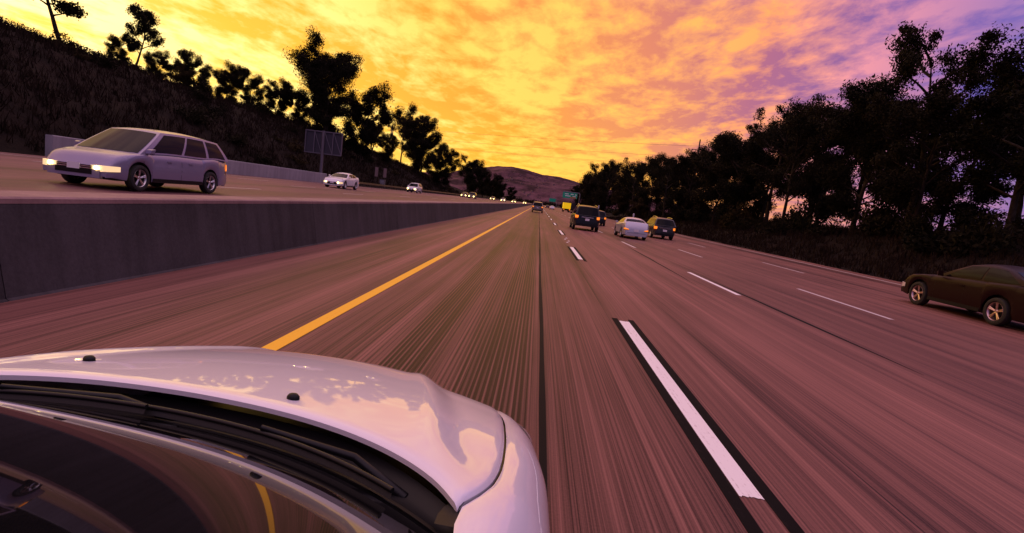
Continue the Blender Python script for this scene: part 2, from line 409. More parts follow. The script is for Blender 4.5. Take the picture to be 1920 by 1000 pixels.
def zmount(x, y):
    t = (y - 1700)/1300.0
    rise = sstep(0, 1, t) if y < 3000 else 1 - .4*sstep(3000, 4200, y)
    ridge = .55*sstep(.05, .45, t)*math.exp(-((x-60)/260)**2)*0.35
    r = abs(fbm(x*.004, y*.003, 2.0, 5))
    return -.3 + (pz(x))*(rise**1.25) + 26*(r - .25)*math.sin(math.pi*min(1, max(0, t*.97))) + pz(x)*ridge*(1 - sstep(.3, .9, t)) + (2.2*fbm(x*.02, y*.01, 5)+1.2*fbm(x*.06,y*.01,3) if 2700 < y < 3400 else 0)
mb = MB(); mb.grid(lambda u, v: (u, v, zmount(u, v)), lin(-1500, 1500, 241), lin(1700, 4200, 70))
tag(mb.build('mountain', M_MOUNT, smooth=60), kind='structure')
# ------------------------------------------------------------------ trees and shrubs
def leaf_cloud(rng, centers, radii, per, size, droop=.0, flat=.8):
    cs = np.repeat(np.array(centers), per, axis=0); rs = np.repeat(np.array(radii), per)[:, None]
    n = len(cs)
    d = rng.normal(size=(n, 3)); d *= np.minimum(1, 2.0/np.linalg.norm(d, axis=1))[:, None]
    off = d*.58*rs*np.array([1, 1, flat]); off[:, 2] -= droop*rng.random(n)*rs[:, 0]
    c = cs + off
    a = rng.normal(size=(n, 3)); a[:, 2] -= droop*1.5; a /= np.linalg.norm(a, axis=1)[:, None]
    b = np.cross(a, rng.normal(size=(n, 3))); b /= np.linalg.norm(b, axis=1)[:, None]
    s = (size*(.6 + .8*rng.random(n)))[:, None]
    A = a*s; B = b*s*.42
    v = np.stack([c - A, c + B, c + A, c - B], 1).reshape(-1, 3)
    return v, n
def cloud_mesh(name, v, n, m):
    me = bpy.data.meshes.new(name)
    me.vertices.add(len(v)); me.vertices.foreach_set('co', v.astype(np.float32).ravel())
    me.loops.add(4*n); me.loops.foreach_set('vertex_index', np.arange(4*n, dtype=np.int32))
    me.polygons.add(n); me.polygons.foreach_set('loop_start', np.arange(0, 4*n, 4, dtype=np.int32))
    me.update(); me.validate(); me.materials.append(m); return me
def make_tree(seed, H=15.0, spread=4.0, base=.28, leaf=.17, per=170, nl=9, droop=.3, m=None, clump=.95):
    """tapered trunk with limbs; leaf clumps sit on the twigs so that gaps stay open between them"""
    rnd = random.Random(seed); rng = np.random.default_rng(seed)
    tb = MB(); centers = []; radii = []
    def limb(p, d, L, r, lev):
        pts = [p]; q = p.copy(); dd = d.copy(); n = 5
        for i in range(n):
            dd = (dd + Vector((rnd.gauss(0, .16), rnd.gauss(0, .16), rnd.gauss(.05, .10)))).normalized()
            q = q + dd*(L/n); pts.append(q.copy())
        tb.tube(pts, [r*(1 - .75*i/n) for i in range(n+1)], 6 if lev < 2 else 4, cap=False)
        if lev >= 2:
            for i in (2, 4, 5):
                centers.append(tuple(pts[i])); radii.append(clump*rnd.uniform(.40, 1.05))
            return
        k = 4 if lev == 1 else 5
        for j in range(k):
            t = rnd.uniform(.35, 1.0); i = min(n-1, int(t*n)); pp = pts[i].lerp(pts[i+1], t*n - i)
            az = rnd.uniform(0, 2*math.pi)
            nd = (dd + Vector((math.cos(az), math.sin(az), rnd.uniform(-.25, .55)))*.95).normalized()
            limb(pp, nd, L*rnd.uniform(.38, .6), r*.42, lev + 1)
        centers.append(tuple(pts[-1])); radii.append(clump*rnd.uniform(.7, 1.2))
    tp = [Vector((0, 0, -.6))]; lean = Vector((rnd.gauss(0, .05), rnd.gauss(0, .05), 1)); n = 9
    for i in range(n):
        lean = (lean + Vector((rnd.gauss(0, .05), rnd.gauss(0, .05), 0))).normalized()
        tp.append(tp[-1] + lean*(H*.93 + .6)/n)
    r0 = H*.016 + .06
    tb.tube(tp, [r0*(1.25 if i == 0 else 1 - .86*i/n) for i in range(n+1)], 9, cap=False)
    for j in range(nl):
        t = base + (1 - base)*(j + rnd.random()*.7)/nl; t = min(t, .97)
        i = min(n-1, int(t*n)); p = tp[i].lerp(tp[i+1], t*n - i)
        az = j*2.4 + rnd.uniform(-.5, .5)
        shape = math.sin(math.pi*min(1, .22 + .78*(1 - (t - base)/(1 - base))*.9))
        d = Vector((math.cos(az), math.sin(az), rnd.uniform(.25, .9)))
        limb(p, d.normalized(), spread*(.45 + .6*shape)*rnd.uniform(.75, 1.15), r0*.42, 1 if nl > 6 else 0)
    centers.append(tuple(tp[-1])); radii.append(clump)
    v, n_ = leaf_cloud(rng, centers, radii, per, leaf, droop)
    return tb.mesh('trunk', M_BARK, smooth=70), cloud_mesh('crown', v, n_, m or M_LEAF)
PROT = {
 'a': make_tree(11, 15, 5.2, .16, .14, 200, 14, .35, clump=1.25),
 'b': make_tree(12, 15, 4.6, .12, .14, 200, 14, .3, clump=1.25),
 'c': make_tree(13, 14, 6.0, .30, .14, 170, 12, .6, clump=1.05),
 'd': make_tree(14, 16, 4.6, .26, .13, 130, 13, .7, clump=.85),
 'e': make_tree(15, 12, 5.0, .08, .15, 230, 14, .2, clump=1.15),
 's': make_tree(16, 10, 3.6, .45, .15, 90, 8, .3, clump=.8, m=M_LEAF),     # thin, open
 'o': make_tree(17, 9, 4.0, .10, .17, 210, 11, .2, clump=1.1, m=M_LEAF2),
}
def tree(k, x, y, z, s, label, group, rz=None, sx=1.0, name='tree'):
    t = empty(name, (x, y, z), random.uniform(0, 6.28) if rz is None else rz); t.scale = (s*sx, s*sx, s)
    tr, cr = PROT[k]; link('trunk', tr, t); link('crown', cr, t)
    return tag(t, label, 'tree', group)
random.seed(21)
GR = 'trees along the right bank'; GL = 'trees on the left hillside'
LB = 'dark dense tree in the row on the right bank'
# right bank: from beside the black sedan to far ahead
tree('d', 27.5, 41.5, zbank(27.5, 41.5), .86, 'tallest loose-crowned tree of the right bank, rising above its neighbours', GR, 0.6)
tree('c', 25.5, 30.5, zbank(25.5, 30.5), .66, 'broad dark tree on the bank above the black sedan', GR, 2.0, sx=1.15)
for k, x, y, s, sx in [('a', 31, 31.0, .58, 1.2), ('d', 31.5, 37.0, .72, 1.0), ('b', 24.6, 36.5, .62, 1.0), ('a', 25.2, 47, .80, .95), ('b', 28, 52, .84, 1.0), ('c', 23.8, 57, .84, .9), ('a', 29, 60.5, .9, 1),
             ('d', 25, 64, .93, 1), ('b', 22.8, 70, .86, .95), ('a', 28.5, 74, 1.02, 1), ('e', 24, 80, 1.05, .95), ('c', 27.5, 87, .95, .9), ('b', 23.0, 93, .85, 1), ('a', 27, 101, .95, 1),
             ('d', 23.5, 109, .90, 1), ('e', 28, 117, 1.2, 1), ('b', 24, 126, .95, 1), ('a', 28, 137, 1.1, 1), ('c', 23.5, 147, 1.08, 1), ('d', 26, 158, 1.1, 1), ('b', 31, 66, 1.0, 1.1), ('e', 33, 95, 1.3, 1), ('e', 33, 48, .95, 1)]:
    x += 1.6 if y > 44 else 0
    s *= interp([45, 60, 75, 160], [.95, .86, .80, .84], y)
    tree(k, x, y, zbank(x, y), s, LB, GR, sx=sx*1.06)
for k, x, y, s in [('b', 24, 196, .95), ('e', 22, 210, 1.1), ('a', 27, 222, 1.25), ('b', 26, 240, 1.2), ('e', 24, 262, 1.2), ('c', 30, 185, .9), ('e', 27, 172, .9), ('a', 30, 290, 1.2), ('b', 30, 330, 1.1), ('e', 28, 380, 1.2)]:
    tree(k, x, y, zbank(x, min(y, 400)), s, 'far tree of the right bank beyond the gap in the crowns', GR)
tree('o', 22.5, 150, zbank(22.5, 150), .62, 'small olive-coloured tree at the road edge of the right bank', GR)
tree('o', 21.5, 120, zbank(21.5, 120), .42, 'rusty low tree beside the white roadside paddle', GR)
# left hillside
tree('b', -36.0, 88, zhill(-36, 88), .93, 'tall dark tree behind the big sign, feathery top', GL, 1.0, sx=1.0)
tree('e', -32.0, 93, zhill(-32, 93), .95, 'broad dense tree just right of the tall feathery tree behind the sign', GL, 2.2, sx=.95)
tree('a', -35.0, 84, zhill(-35, 84), .78, 'full dark tree directly behind the big sign', GL, 3.0)
tree('a', -39.5, 92, zhill(-39.5, 92), .78, 'lower tree beside the tall feathery tree behind the sign', GL, .4)
for k, x, y, s in [('e', -33, 146, 1.05), ('b', -36, 152, 1.02), ('e', -29.5, 158, .80), ('c', -38, 143, .78), ('a', -32, 165, .72)]:
    tree(k, x, y, zhill(x, y), s, 'tree of the round dark clump where the hillside runs out', GL)
for k, x, y, s in [('s', -38, 118, .62), ('s', -41, 128, .75), ('e', -33.5, 114, .45), ('s', -36, 108, .6)]:
    tree(k, x, y, zhill(x, y), s, 'thin open tree on the hillside between the two dense clumps', GL)
for k, x, y, s, sx in [('s', -47, 51, .95, 1.25)]:
    tree(k, x, y, zhill(x, y) - .3, s, 'wind-leaning thin tree standing alone on the hill crest', GL, 1.3, sx)
tree('s', -46, 58.5, zhill(-46, 58.5), .66, 'small ragged tree right of the leaning crest tree', GL)
tree('s', -47, 42.0, zhill(-47, 42), .85, 'sparse crest tree farthest up the hill from the sign', GL)
for x, y, s, k in [(-46, 66, .36, 'o'), (-47, 71, .42, 'e'), (-46, 76, .40, 'e'), (-48, 80, .50, 's'), (-46, 83, .44, 'e'), (-45, 88, .45, 'e'), (-47, 93, .6, 's'), (-45, 97, .42, 'e'), (-44, 103, .5, 's'), (-45, 55, .26, 'e'), (-46, 62, .30, 'e')]:
    tree(k, x, y, zhill(x, y) - .2, s, 'low scrubby tree in the line along the hill crest', GL)
for k, x, y, s in [('e', -30, 235, 1.05), ('b', -34, 250, .95), ('e', -28, 262, .85), ('a', -33, 285, .9), ('e', -27, 300, .95), ('e', -30, 330, .9), ('b', -26, 360, .7), ('e', -29, 390, .8), ('e', -22, 430, .8)]:
    tree(k, x, y, zhill(x, min(y, 415)), s, 'distant tree beside the oncoming lanes below the mountain', GL)
# shrubs: low leaf mounds at the foot of the trees and over the slope
def make_shrub(seed, m):
    rng = np.random.default_rng(seed); cs = [(rng.normal(0, .55), rng.normal(0, .55), .25 + abs(rng.normal(0, .35))) for _ in range(16)]
    v, n = leaf_cloud(rng, cs, [.42]*16, 90, .09, .1)
    tb = MB()
    for c in cs: tb.tube([(0, 0, -.2), (c[0]*.5, c[1]*.5, c[2]*.6), c], [.03, .02, .01], 5)
    return tb.mesh('stem', M_BARK), cloud_mesh('foliage', v, n, m)
SH = [make_shrub(5, M_LEAF), make_shrub(6, M_LEAF), make_shrub(7, M_LEAF2)]
def shrub(i, x, y, z, s, label, group, sz=1.0):
    t = empty('shrub', (x, y, z), random.uniform(0, 6.28)); t.scale = (s, s, s*sz)
    link('stem', SH[i][0], t); link('foliage', SH[i][1], t); tag(t, label, 'shrub', group)
random.seed(8)
for i in range(46):
    y = 24 + i*2.7 + random.uniform(-1, 1); x = random.uniform(23, 33)
    if y < 34 and x < 28: x = random.uniform(21.5, 24)
    shrub(random.choice((0, 1, 1, 2)), x, y, zbank(x, y) - .1, random.uniform(.9, 1.9), 'dark shrub under the trees on the right bank', 'shrubs on the right bank', random.uniform(.8, 1.5))
for i in range(48):
    y = random.uniform(32, 190); x = random.uniform(-44, -28)
    shrub(random.choice((0, 1, 2)), x, y, zhill(x, y) - .1, random.uniform(.5, 1.4), 'dark shrub on the dry left hillside', 'shrubs on the left hillside', random.uniform(.5, 1.0))
for i in range(22):
    y = 36 + i*2.9; x = random.uniform(-46.5, -44)
    shrub(random.choice((0, 1)), x, y, zhill(x, y) - .1, random.uniform(.8, 1.7), 'dark shrub along the crest of the left hillside', 'shrubs along the hill crest', random.uniform(.7, 1.2))
def grass(name, zf, xr, yr, n, h, label, seed):
    rng = np.random.default_rng(seed)
    x = rng.uniform(*xr, n); y = yr[0] + (yr[1]-yr[0])*rng.random(n)**1.6
    z = np.array([zf(a, b) for a, b in zip(x, y)])
    c = np.stack([x, y, z], 1); k = 5
    c = np.repeat(c, k, 0); m = len(c)
    c[:, :2] += rng.normal(0, .10, (m, 2)); c[:, 2] -= .06
    hh = (h*(.5 + rng.random(m)))[:, None]
    up = np.stack([rng.normal(0, .35, m), rng.normal(0, .35, m), np.ones(m)], 1)*hh
    a = rng.random(m)*6.283; w = np.stack([np.cos(a), np.sin(a), 0*a], 1)*(.02 + .03*rng.random(m))[:, None]
    v = np.stack([c - w, c + w, c + up + w*.2, c + up - w*.2], 1).reshape(-1, 3)
    o = link(name, cloud_mesh(name, v, m, M_GRASS)); tag(o, label, 'grass', kind='stuff')
grass('dry_grass', zhill, (-50, -26.4), (12, 190), 17000, .55, 'dry brown grass covering the left hillside', 3)
grass('dry_grass', zbank, (17.7, 36), (2, 150), 14000, .42, 'dry brown grass on the right roadside bank', 4)
# ------------------------------------------------------------------ vehicles
WHEELS = {}
def wheel_meshes(r, w, rimm):
    key = (round(r, 3), w, rimm.name)
    if key in WHEELS: return WHEELS[key]
    ri = r*.68; h = w/2
    ty = MB().lathe([(-h*.7, ri), (-h*.95, ri+.02), (-h, r*.86), (-h*.86, r*.97), (-h*.6, r), (h*.6, r), (h*.86, r*.97), (h, r*.86), (h*.95, ri+.02), (h*.7, ri)], 32).mesh('tyre', M_TYRE, smooth=40)
    rm = MB().lathe([(h*.72, ri), (h*.80, ri*.97), (h*.70, ri*.92), (h*.1, ri*.86), (-h*.7, ri*.86)], 32)
    rm.lathe([(h*.55, 0.001), (h*.62, ri*.16), (h*.45, ri*.24), (h*.3, ri*.24)], 20)
    for k in range(5):
        a = 2*math.pi*k/5 + .3
        for s in (-.10, .10):
            p0 = Vector((h*.45, math.cos(a+s*1.5)*ri*.18, math.sin(a+s*1.5)*ri*.18)); p1 = Vector((h*.62, math.cos(a+s)*ri*.93, math.sin(a+s)*ri*.93))
            rm.tube([p0, p1], [ri*.075, ri*.07], 6)
    rme = rm.mesh('rim', rimm, smooth=40)
    hub = MB().lathe([(-h*.6, .001), (-h*.6, ri*.85), (-h*.2, ri*.85), (-h*.15, ri*.62), (h*.12, ri*.6), (h*.14, .001)], 24).mesh('wheel', M_TRIM, smooth=40)
    WHEELS[key] = (hub, ty, rme); return WHEELS[key]
def add_wheels(t, positions, r, w, rimm):
    hub, ty, rme = wheel_meshes(r, w, rimm)
    for (x, y) in positions:
        o = link('wheel', hub, t, (x, y, r))
        if x < 0: o.rotation_euler = (0, 0, math.pi)
        link('tyre', ty, o); link('rim', rme, o)

STYLES = dict(
 sedan=dict(L=4.75, W=.90, H=1.45, wb=2.75, fo=.92, r=.33, sill=.24, hood=[(-2.38, .62), (-2.2, 1.02), (-1.75, 1.08), (-1.2, 1.06), (.7, .98), (.9, .97), (1.6, .88), (2.1, .76), (2.38, .52)],
            yA=.95, yB=.10, yC=-1.20, yD=-1.80, wb_=.80, wr=.58, quarter=False),
 fastback=dict(L=4.85, W=.92, H=1.50, wb=2.72, fo=.90, r=.345, sill=.24, hood=[(-2.42, .60), (-2.25, 1.0), (-1.9, 1.07), (-1.2, 1.05), (.7, .99), (.9, .98), (1.6, .92), (2.15, .80), (2.42, .55)],
            yA=.98, yB=.12, yC=-1.10, yD=-1.98, wb_=.82, wr=.60, quarter=False),
 suv=dict(L=5.1, W=1.02, H=1.92, wb=3.0, fo=.95, r=.40, sill=.36, hood=[(-2.55, .75), (-2.50, 1.15), (-2.3, 1.20), (-1.2, 1.20), (.9, 1.18), (1.2, 1.16), (1.9, 1.10), (2.3, 1.0), (2.55, .72)],
            yA=1.30, yB=.62, yC=-2.22, yD=-2.50, wb_=.92, wr=.74, quarter=True),
 wagon=dict(L=4.6, W=.92, H=1.70, wb=2.65, fo=.92, r=.36, sill=.30, hood=[(-2.3, .70), (-2.24, 1.02), (-2.0, 1.08), (-1.0, 1.07), (.8, 1.05), (1.0, 1.03), (1.7, .97), (2.05, .88), (2.3, .62)],
            yA=1.15, yB=.42, yC=-1.85, yD=-2.22, wb_=.85, wr=.64, quarter=True),
 van=dict(L=5.0, W=.97, H=1.72, wb=3.0, fo=.95, r=.34, sill=.26, hood=[(-2.5, .65), (-2.44, 1.0), (-2.2, 1.06), (-1.0, 1.05), (1.2, 1.0), (1.5, .97), (1.9, .90), (2.25, .78), (2.5, .52)],
            yA=1.55, yB=.55, yC=-2.05, yD=-2.42, wb_=.90, wr=.68, quarter=True),
)
def car(name, style, paint, loc, rz, label, cat='car', group=None, tail=M_TAIL, lights=False, rimm=M_RIM, plate=True, roof_rack=False, lower=None):
    P = STYLES[style]; t = empty(name, loc, rz); tag(t, label, cat, group)
    L, W, r = P['L'], P['W'], P['r']; hy = L/2; yf = hy - P['fo']; yr_ = yf - P['wb']
    zt = smooth_interp([a for a, b in P['hood']], [b for a, b in P['hood']]); ra = r + .075
    def wy(y):
        s = abs(y)/hy; return W*(1 - .045*s**2 - .13*max(0, (s - .72)/.28)**2.2)
    def zb(y):
        z = P['sill'] + .05*max(0, (abs(y)/hy - .8)/.2)
        for ya in (yf, yr_):
            d = abs(y - ya)
            if d < ra: z = max(z, r + math.sqrt(ra*ra - d*d))
        return z
    ysd = sorted(set([round(v, 3) for v in lin(-hy, hy, 60)] + [round(ya + ra*k, 3) for ya in (yf, yr_) for k in (-.999, -.97, -.9, -.75, -.55, -.3, 0, .3, .55, .75, .9, .97, .999)]))
    prof = [(0, .955), (.10, .975), (.35, .998), (.55, 1.0), (.72, .985), (.80, .982), (.90, .955), (.965, .915), (1.0, .84)]
    def sec(y):
        w = wy(y); b = zb(y); tp = zt(y); lo = P['sill']; pts = []
        for f, m in prof:
            zf = lo + (tp - lo)*f; zz = max(zf, b + (tp - b)*f*1.0) if b > lo + .06 else zf
            if f == 0: zz = b
            pts.append((w*m, zz))
        pts += [(w*.62, tp + .018), (w*.3, tp + .026), (0, tp + .028)]
        return pts
    bm = MB(); n = len(sec(0))
    vs = []; fs = []
    for y in ysd:
        s = sec(y); vs += [(x, y, z) for x, z in s] + [(-x, y, z) for x, z in s[-2::-1]]
    m = 2*n - 1
    for i in range(len(ysd)-1):
        for j in range(m-1): fs.append((i*m+j, (i+1)*m+j, (i+1)*m+j+1, i*m+j+1))
    fs.append(tuple(range(m))); fs.append(tuple((len(ysd)-1)*m + j for j in range(m-1, -1, -1)))
    bm.add(vs, fs); bm.build('body', paint, t, smooth=38)
    ub = MB().box((0, 0, P['sill'] + .10), (W*1.55, L*.86, .26)); ub.box((0, 0, .62), (W*1.62, L*.80, .5)); ub.build('underbody', M_TRIM, t)
    # cabin
    H, yA, yB, yC, yD, wb_, wr = [P[k] for k in ('H', 'yA', 'yB', 'yC', 'yD', 'wb_', 'wr')]
    def zbelt(y): return zt(y) - .015
    def side(s, q, k):                       # s along the car, q up, k = +-1
        yb = lerp(yA, yD, s); yt = lerp(yB, yC, s); y = lerp(yb, yt, q)
        zb_ = zbelt(yb); zr = H - .07 - .05*(2*s - 1)**2
        return Vector((k*(lerp(wb_, wr, q) + .05*math.sin(math.pi*q*.9)*.6), y, lerp(zb_, zr, q)))
    def front(u, q):
        e = side(0, q, 1); return Vector((u*e.x, e.y + (.16 - .08*q)*(1 - u*u), e.z + .03*q*(1 - u*u)))
    def rear(u, q):
        e = side(1, q, 1); return Vector((u*e.x, e.y - (.10 - .05*q)*(1 - u*u), e.z + .03*q*(1 - u*u)))
    def roof(u, s):
        e = side(s, 1, 1); f0 = front(u, 1); f1 = rear(u, 1)
        return Vector((u*e.x, lerp(f0.y, f1.y, s), e.z + .03*(1 - u*u) + .045*(1 - u**4)*math.sin(math.pi*s)**.7))
    us = lin(-1, 1, 9); qs = lin(0, 1, 6); ss = lin(0, 1, 13)
    cb = MB()
    for k in (-1, 1): cb.grid(lambda s, q: side(s, q, k), ss, qs)
    cb.grid(front, us, qs); cb.grid(rear, us, qs); cb.grid(roof, us, ss)
    cb.build('cabin', paint, t, smooth=50, weld=True)
    def pane(nm, fn, u0, u1, q0, q1, off, nu=8, nq=5, skew=0.0):
        b = MB(); b.grid(lambda u, q: Vector(fn(u, q)) + off, lin(u0, u1, nu), lin(q0, q1, nq)); return b.build(nm, M_GLASS, t, smooth=60)
    pane('windshield', front, -.92, .92, .05, .93, Vector((0, .008, .006)))
    pane('rear_window', rear, -.88, .88, .10 if not P['quarter'] else .06, .92, Vector((0, -.008, .006)))
    cuts = [(.07, .40), (.43, .70), (.735, .955)] if P['quarter'] else [(.09, .50), (.53, .90)]
    for k in (-1, 1):
        for a, b_ in cuts: pane('side_window', lambda s, q: side(s, q, k), a, b_, .07, .90, Vector((k*.007, 0, .002)), 5, 5)
        mb_ = MB(); my = yA - .28
        mb_.add([Vector((k*(W*.93), my, zt(my) - .02)) + Vector(v) for v in ((0, 0, 0), (k*.17, -.02, .02), (k*.19, -.03, .15), (k*.03, -.01, .15), (0, .10, .02), (k*.14, .08, .04), (k*.15, .07, .12), (k*.03, .09, .12))],
                [(0, 1, 2, 3), (7, 6, 5, 4), (0, 4, 5, 1), (1, 5, 6, 2), (2, 6, 7, 3), (3, 7, 4, 0)]); mb_.build('mirror', paint, t)
        for hy_ in (yA - 1.05, yA - 1.95):
            if hy_ > yr_ + .25: MB().box((k*(wy(hy_)*.993), hy_, lerp(P['sill'], zt(hy_), .74)), (.03, .18, .03)).build('door_handle', paint, t)
        MB().box((k*W*.955, (yf + yr_)/2, P['sill'] + .05), (.05, P['wb'] - 2*ra - .06, .09)).build('sill_trim', M_TRIM, t)
    # lamps, plates, bumpers
    zl = lerp(P['sill'], zt(-hy + .06), .72); zh = lerp(P['sill'], zt(hy - .06), .70)
    tall = .34 if P['quarter'] else .15
    for k in (-1, 1):
        w = wy(-hy + .1)
        wide = P['quarter']
        def tl(u, q):                         # lamp wraps the corner; wide lamps taper to the middle, tall ones lean in at the top
            hgt = tall*(lerp(.45, 1.0, min(1, u*1.6)) if not wide else lerp(.82, 1.0, u))
            x0 = w*(.66 if not wide else .80 - .03*q); x1 = wy(-hy + .05 + max(0, u - .6)*.6)*.985
            bul = .018*math.sin(math.pi*min(1, max(0, q)))*math.sin(math.pi*min(1, u*.9 + .05))
            return (k*lerp(x0, x1, min(1, u/.7)), -hy - .008 - bul + max(0, u - .55)*.5, zl + (q - .5)*hgt + (.02*u if not wide else 0))
        b = MB(); b.grid(tl, lin(0, 1, 10), lin(.36, 1, 6)); o_ = b.build('taillight', tail, t, smooth=60)
        b = MB(); b.grid(tl, lin(0, 1, 10), lin(0, .36, 4)); b.build('reverse_lamp', M_TAILD, o_, smooth=60)
        w = wy(hy - .1)
        b = MB(); b.grid(lambda u, q: (k*(lerp(w*.50, wy(hy)*.99, u/.6) if u <= .6 else wy(hy - (u - .6)*.8)*1.004 + .006), hy + .014 - max(0, u - .6)*.8, zh + (q - .5)*.15*(1 - .35*max(0, u - .5)) + u*.03), lin(0, 1, 11), lin(0, 1, 4))
        o_ = b.build('headlight', M_LENSLIT if lights else M_LENS, t, smooth=60)
        if lights:
            for xl_ in ((.68, .84) if loc[1] < 60 else (.72,)):
                rl = .05 if loc[1] < 60 else .085 + .0005*loc[1]
                lb = MB(); lb.lathe([(0, .001), (0, rl*.7), (-.01, rl*.95), (-.03, rl)], 16); lb.v = [(y_*1.0, -x_, z_) for x_, y_, z_ in lb.v]
                yo = hy + .016 - max(0, (xl_ - .70))*1.1
                lb.build('lamp', M_HEAD, o_, smooth=50, loc=(k*w*xl_*1.02, yo + .012, zh + .02))
    for s_, (za, zb2) in enumerate(((.42, .425),)):
        zs_ = lerp(P['sill'], zt(-hy + .06), .36); MB().box((0, -hy - .004, zs_), (wy(-hy)*1.72, .016, .014)).build('bumper_seam', M_TRIM, t)
    for k in (-1, 1):
        for yd in (yA - .10, lerp(yA, yr_, .52)):
            b = MB(); zz_ = [lerp(P['sill'] + .09, zt(yd) - .05, f) for f in lin(0, 1, 6)]
            def dx(z, y=yd):
                f = (z - P['sill'])/(zt(y) - P['sill']); return wy(y)*interp([p[0] for p in prof], [p[1] for p in prof], f) + .0015
            b.grid(lambda z, j: (k*dx(z), yd + j, z), zz_, [-.006, .006]); b.build('door_seam', M_TRIM, t)
    if plate: MB().box((0, -hy - .015, zl - (.03 if not P['quarter'] else .12)), (.31, .02, .16)).build('number_plate', M_PLATE, t)
    if P['quarter']: MB().box((0, -hy - .02, zl + .05), (.9, .03, .05)).build('chrome_strip', M_CHROME, t)
    MB().box((0, -hy + .02, P['sill'] + .08), (W*1.5, .12, .18)).build('rear_bumper', lower or M_TRIM, t)
    MB().box((0, hy - .02, P['sill'] + .10), (W*1.35, .10, .20)).build('front_bumper', lower or M_TRIM, t)
    MB().box((0, hy + .022, P['sill'] + .14), (W*.95, .03, .13)).build('lower_intake', M_TRIM, t)
    MB().box((0, hy + .035, P['sill'] + .25), (.31, .02, .15)).build('front_plate', M_PLATE, t)
    MB().box((0, hy + .004, zh - .035), (W*.92, .02, .20)).build('grille_recess', M_TRIM, t)
    gb = MB()
    for i in range(4): gb.box((0, hy + .010, zh - .10 + i*.045), (W*.85, .03, .02))
    gb.build('grille', M_CHROME, t)
    add_wheels(t, [(k*(W - .125), y) for k in (-1, 1) for y in (yf, yr_)], r, .22, rimm)
    if roof_rack:
        for k in (-1, 1):
            b = MB(); b.tube([side(s, 1, k) + Vector((-k*.06, 0, .07 + .045*math.sin(math.pi*s)**.7)) for s in lin(.12, .92, 9)], .02, 6); b.build('roof_rail', M_CHROME, t)
    return t
BLACK = car_paint('black_car_paint', (.008, .008, .010)); DARK = car_paint('dark_grey_car_paint', (.035, .03, .034), .3)
SILVER = car_paint('silver_car_paint', (.50, .49, .56), .35, .3); PALE = car_paint('pale_violet_silver_paint', (.27, .24, .36), .25)
PEARL = car_paint('pearl_white_paint', (.74, .72, .76)); BRONZE = mat('deep_black_paint', (.018, .006, .006), .42, coat=.06, spec=.08); TAN = car_paint('tan_car_paint', (.25, .19, .15), .3)
G1 = 'cars driving the same way'; G2 = 'oncoming cars'
car('black_suv', 'suv', BLACK, (3.75, 40.4 + 2.55, 0), 0, 'big black SUV with chrome strip across its tailgate and roof rails', 'SUV', G1, roof_rack=True)
car('silver_sedan', 'sedan', SILVER, (6.72, 36.2 + 2.4, 0), 0, 'silver sedan with amber tail lights behind the grey station wagon', 'car', G1, lower=SILVER)
car('grey_wagon', 'wagon', DARK, (10.1, 42.6 + 2.3, 0), 0, 'dark grey tall wagon driving beside the silver sedan', 'car', G1, roof_rack=True)
car('dark_hatchback', 'wagon', BLACK, (6.75, 62, 0), 0, 'dark car half hidden by the big black SUV', 'car', G1)
car('gold_suv', 'suv', TAN, (-.15, 98, 0), 0, 'distant tan-roofed SUV ahead in the lane beside the yellow line', 'SUV', G1)
car('white_sedan', 'sedan', PEARL, (5.0, 200, 0), 0, 'distant white car ahead, left of the yellow box truck', 'car', G1, tail=M_TAILR)
car('dark_sedan', 'sedan', BLACK, (4.2, 260, 0), 0, 'tiny dark car just left of the distant white car', 'car', G1, tail=M_TAILR)
car('black_fastback', 'fastback', BRONZE, (12.35, 14.70, 0), 0, 'black sedan with curved roof and bright alloy wheels in the outer lane', 'car', G1, tail=M_TAILR, rimm=mat('copper_lit_rim', (.62, .45, .42), .3, metal=.9))
def opp_car(name, style, paint, x, y, label, **kw):
    return car(name, style, paint, (x, y, zo(x)), math.pi, label, 'car', G2, lights=True, **kw)
opp_car('silver_minivan', 'van', PALE, -11.3, 15.1, 'violet-grey minivan with lit headlamps in the oncoming lane nearest the barrier', lower=PALE)
opp_car('white_oncoming_sedan', 'sedan', PEARL, -18.1, 48.5, 'white oncoming sedan in front of the sign post and pale wall', lower=PEARL)
opp_car('oncoming_hatchback', 'wagon', PEARL, -21.6, 92, 'white oncoming car with yellow headlamps beside the guardrail')
opp_car('oncoming_car', 'sedan', DARK, -21.2, 152, 'distant oncoming car of the close pair, outer lane')
opp_car('oncoming_car', 'wagon', DARK, -17.6, 141, 'distant oncoming car of the close pair, inner lane')
for x, y, p in ((-17.8, 205, DARK), (-14.3, 214, SILVER), (-11.0, 235, DARK), (-8.0, 300, BLACK)):
    opp_car('oncoming_car', 'sedan', p, x, y, 'small faraway oncoming car with headlamps on behind the barrier')
# yellow box truck
t = empty('box_truck', (9.0, 172, 0)); tag(t, 'distant truck with a bright yellow box body', 'truck', G1)
MB().box((0, 3.0, 2.05), (2.4, 5.6, 1.9)).build('box_body', mat('sunlit_yellow_truck_box', (.85, .55, .01), .5, emit=(1, .62, .0), estr=.35), t)  # weak emission puts sunlight on the box into its material
MB().prism([(-1.05, .6), (-1.05, 1.7), (-.9, 2.3), (.9, 2.3), (1.05, 1.7), (1.05, .6)], 5.9, 7.6).build('cab', DARK, t, smooth=30)
MB().box((0, 3.4, .75), (1.0, 7.6, .25)).build('chassis', M_TRIM, t); MB().box((0, .15, .75), (2.3, .12, .5)).build('tailboard', M_TRIM, t)
for k in (-1, 1): MB().box((k*.9, .07, .85), (.28, .04, .26)).build('taillight', M_TAIL, t)
add_wheels(t, [(k*.95, y) for k in (-1, 1) for y in (1.4, 6.4)], .45, .28, M_TRIM)
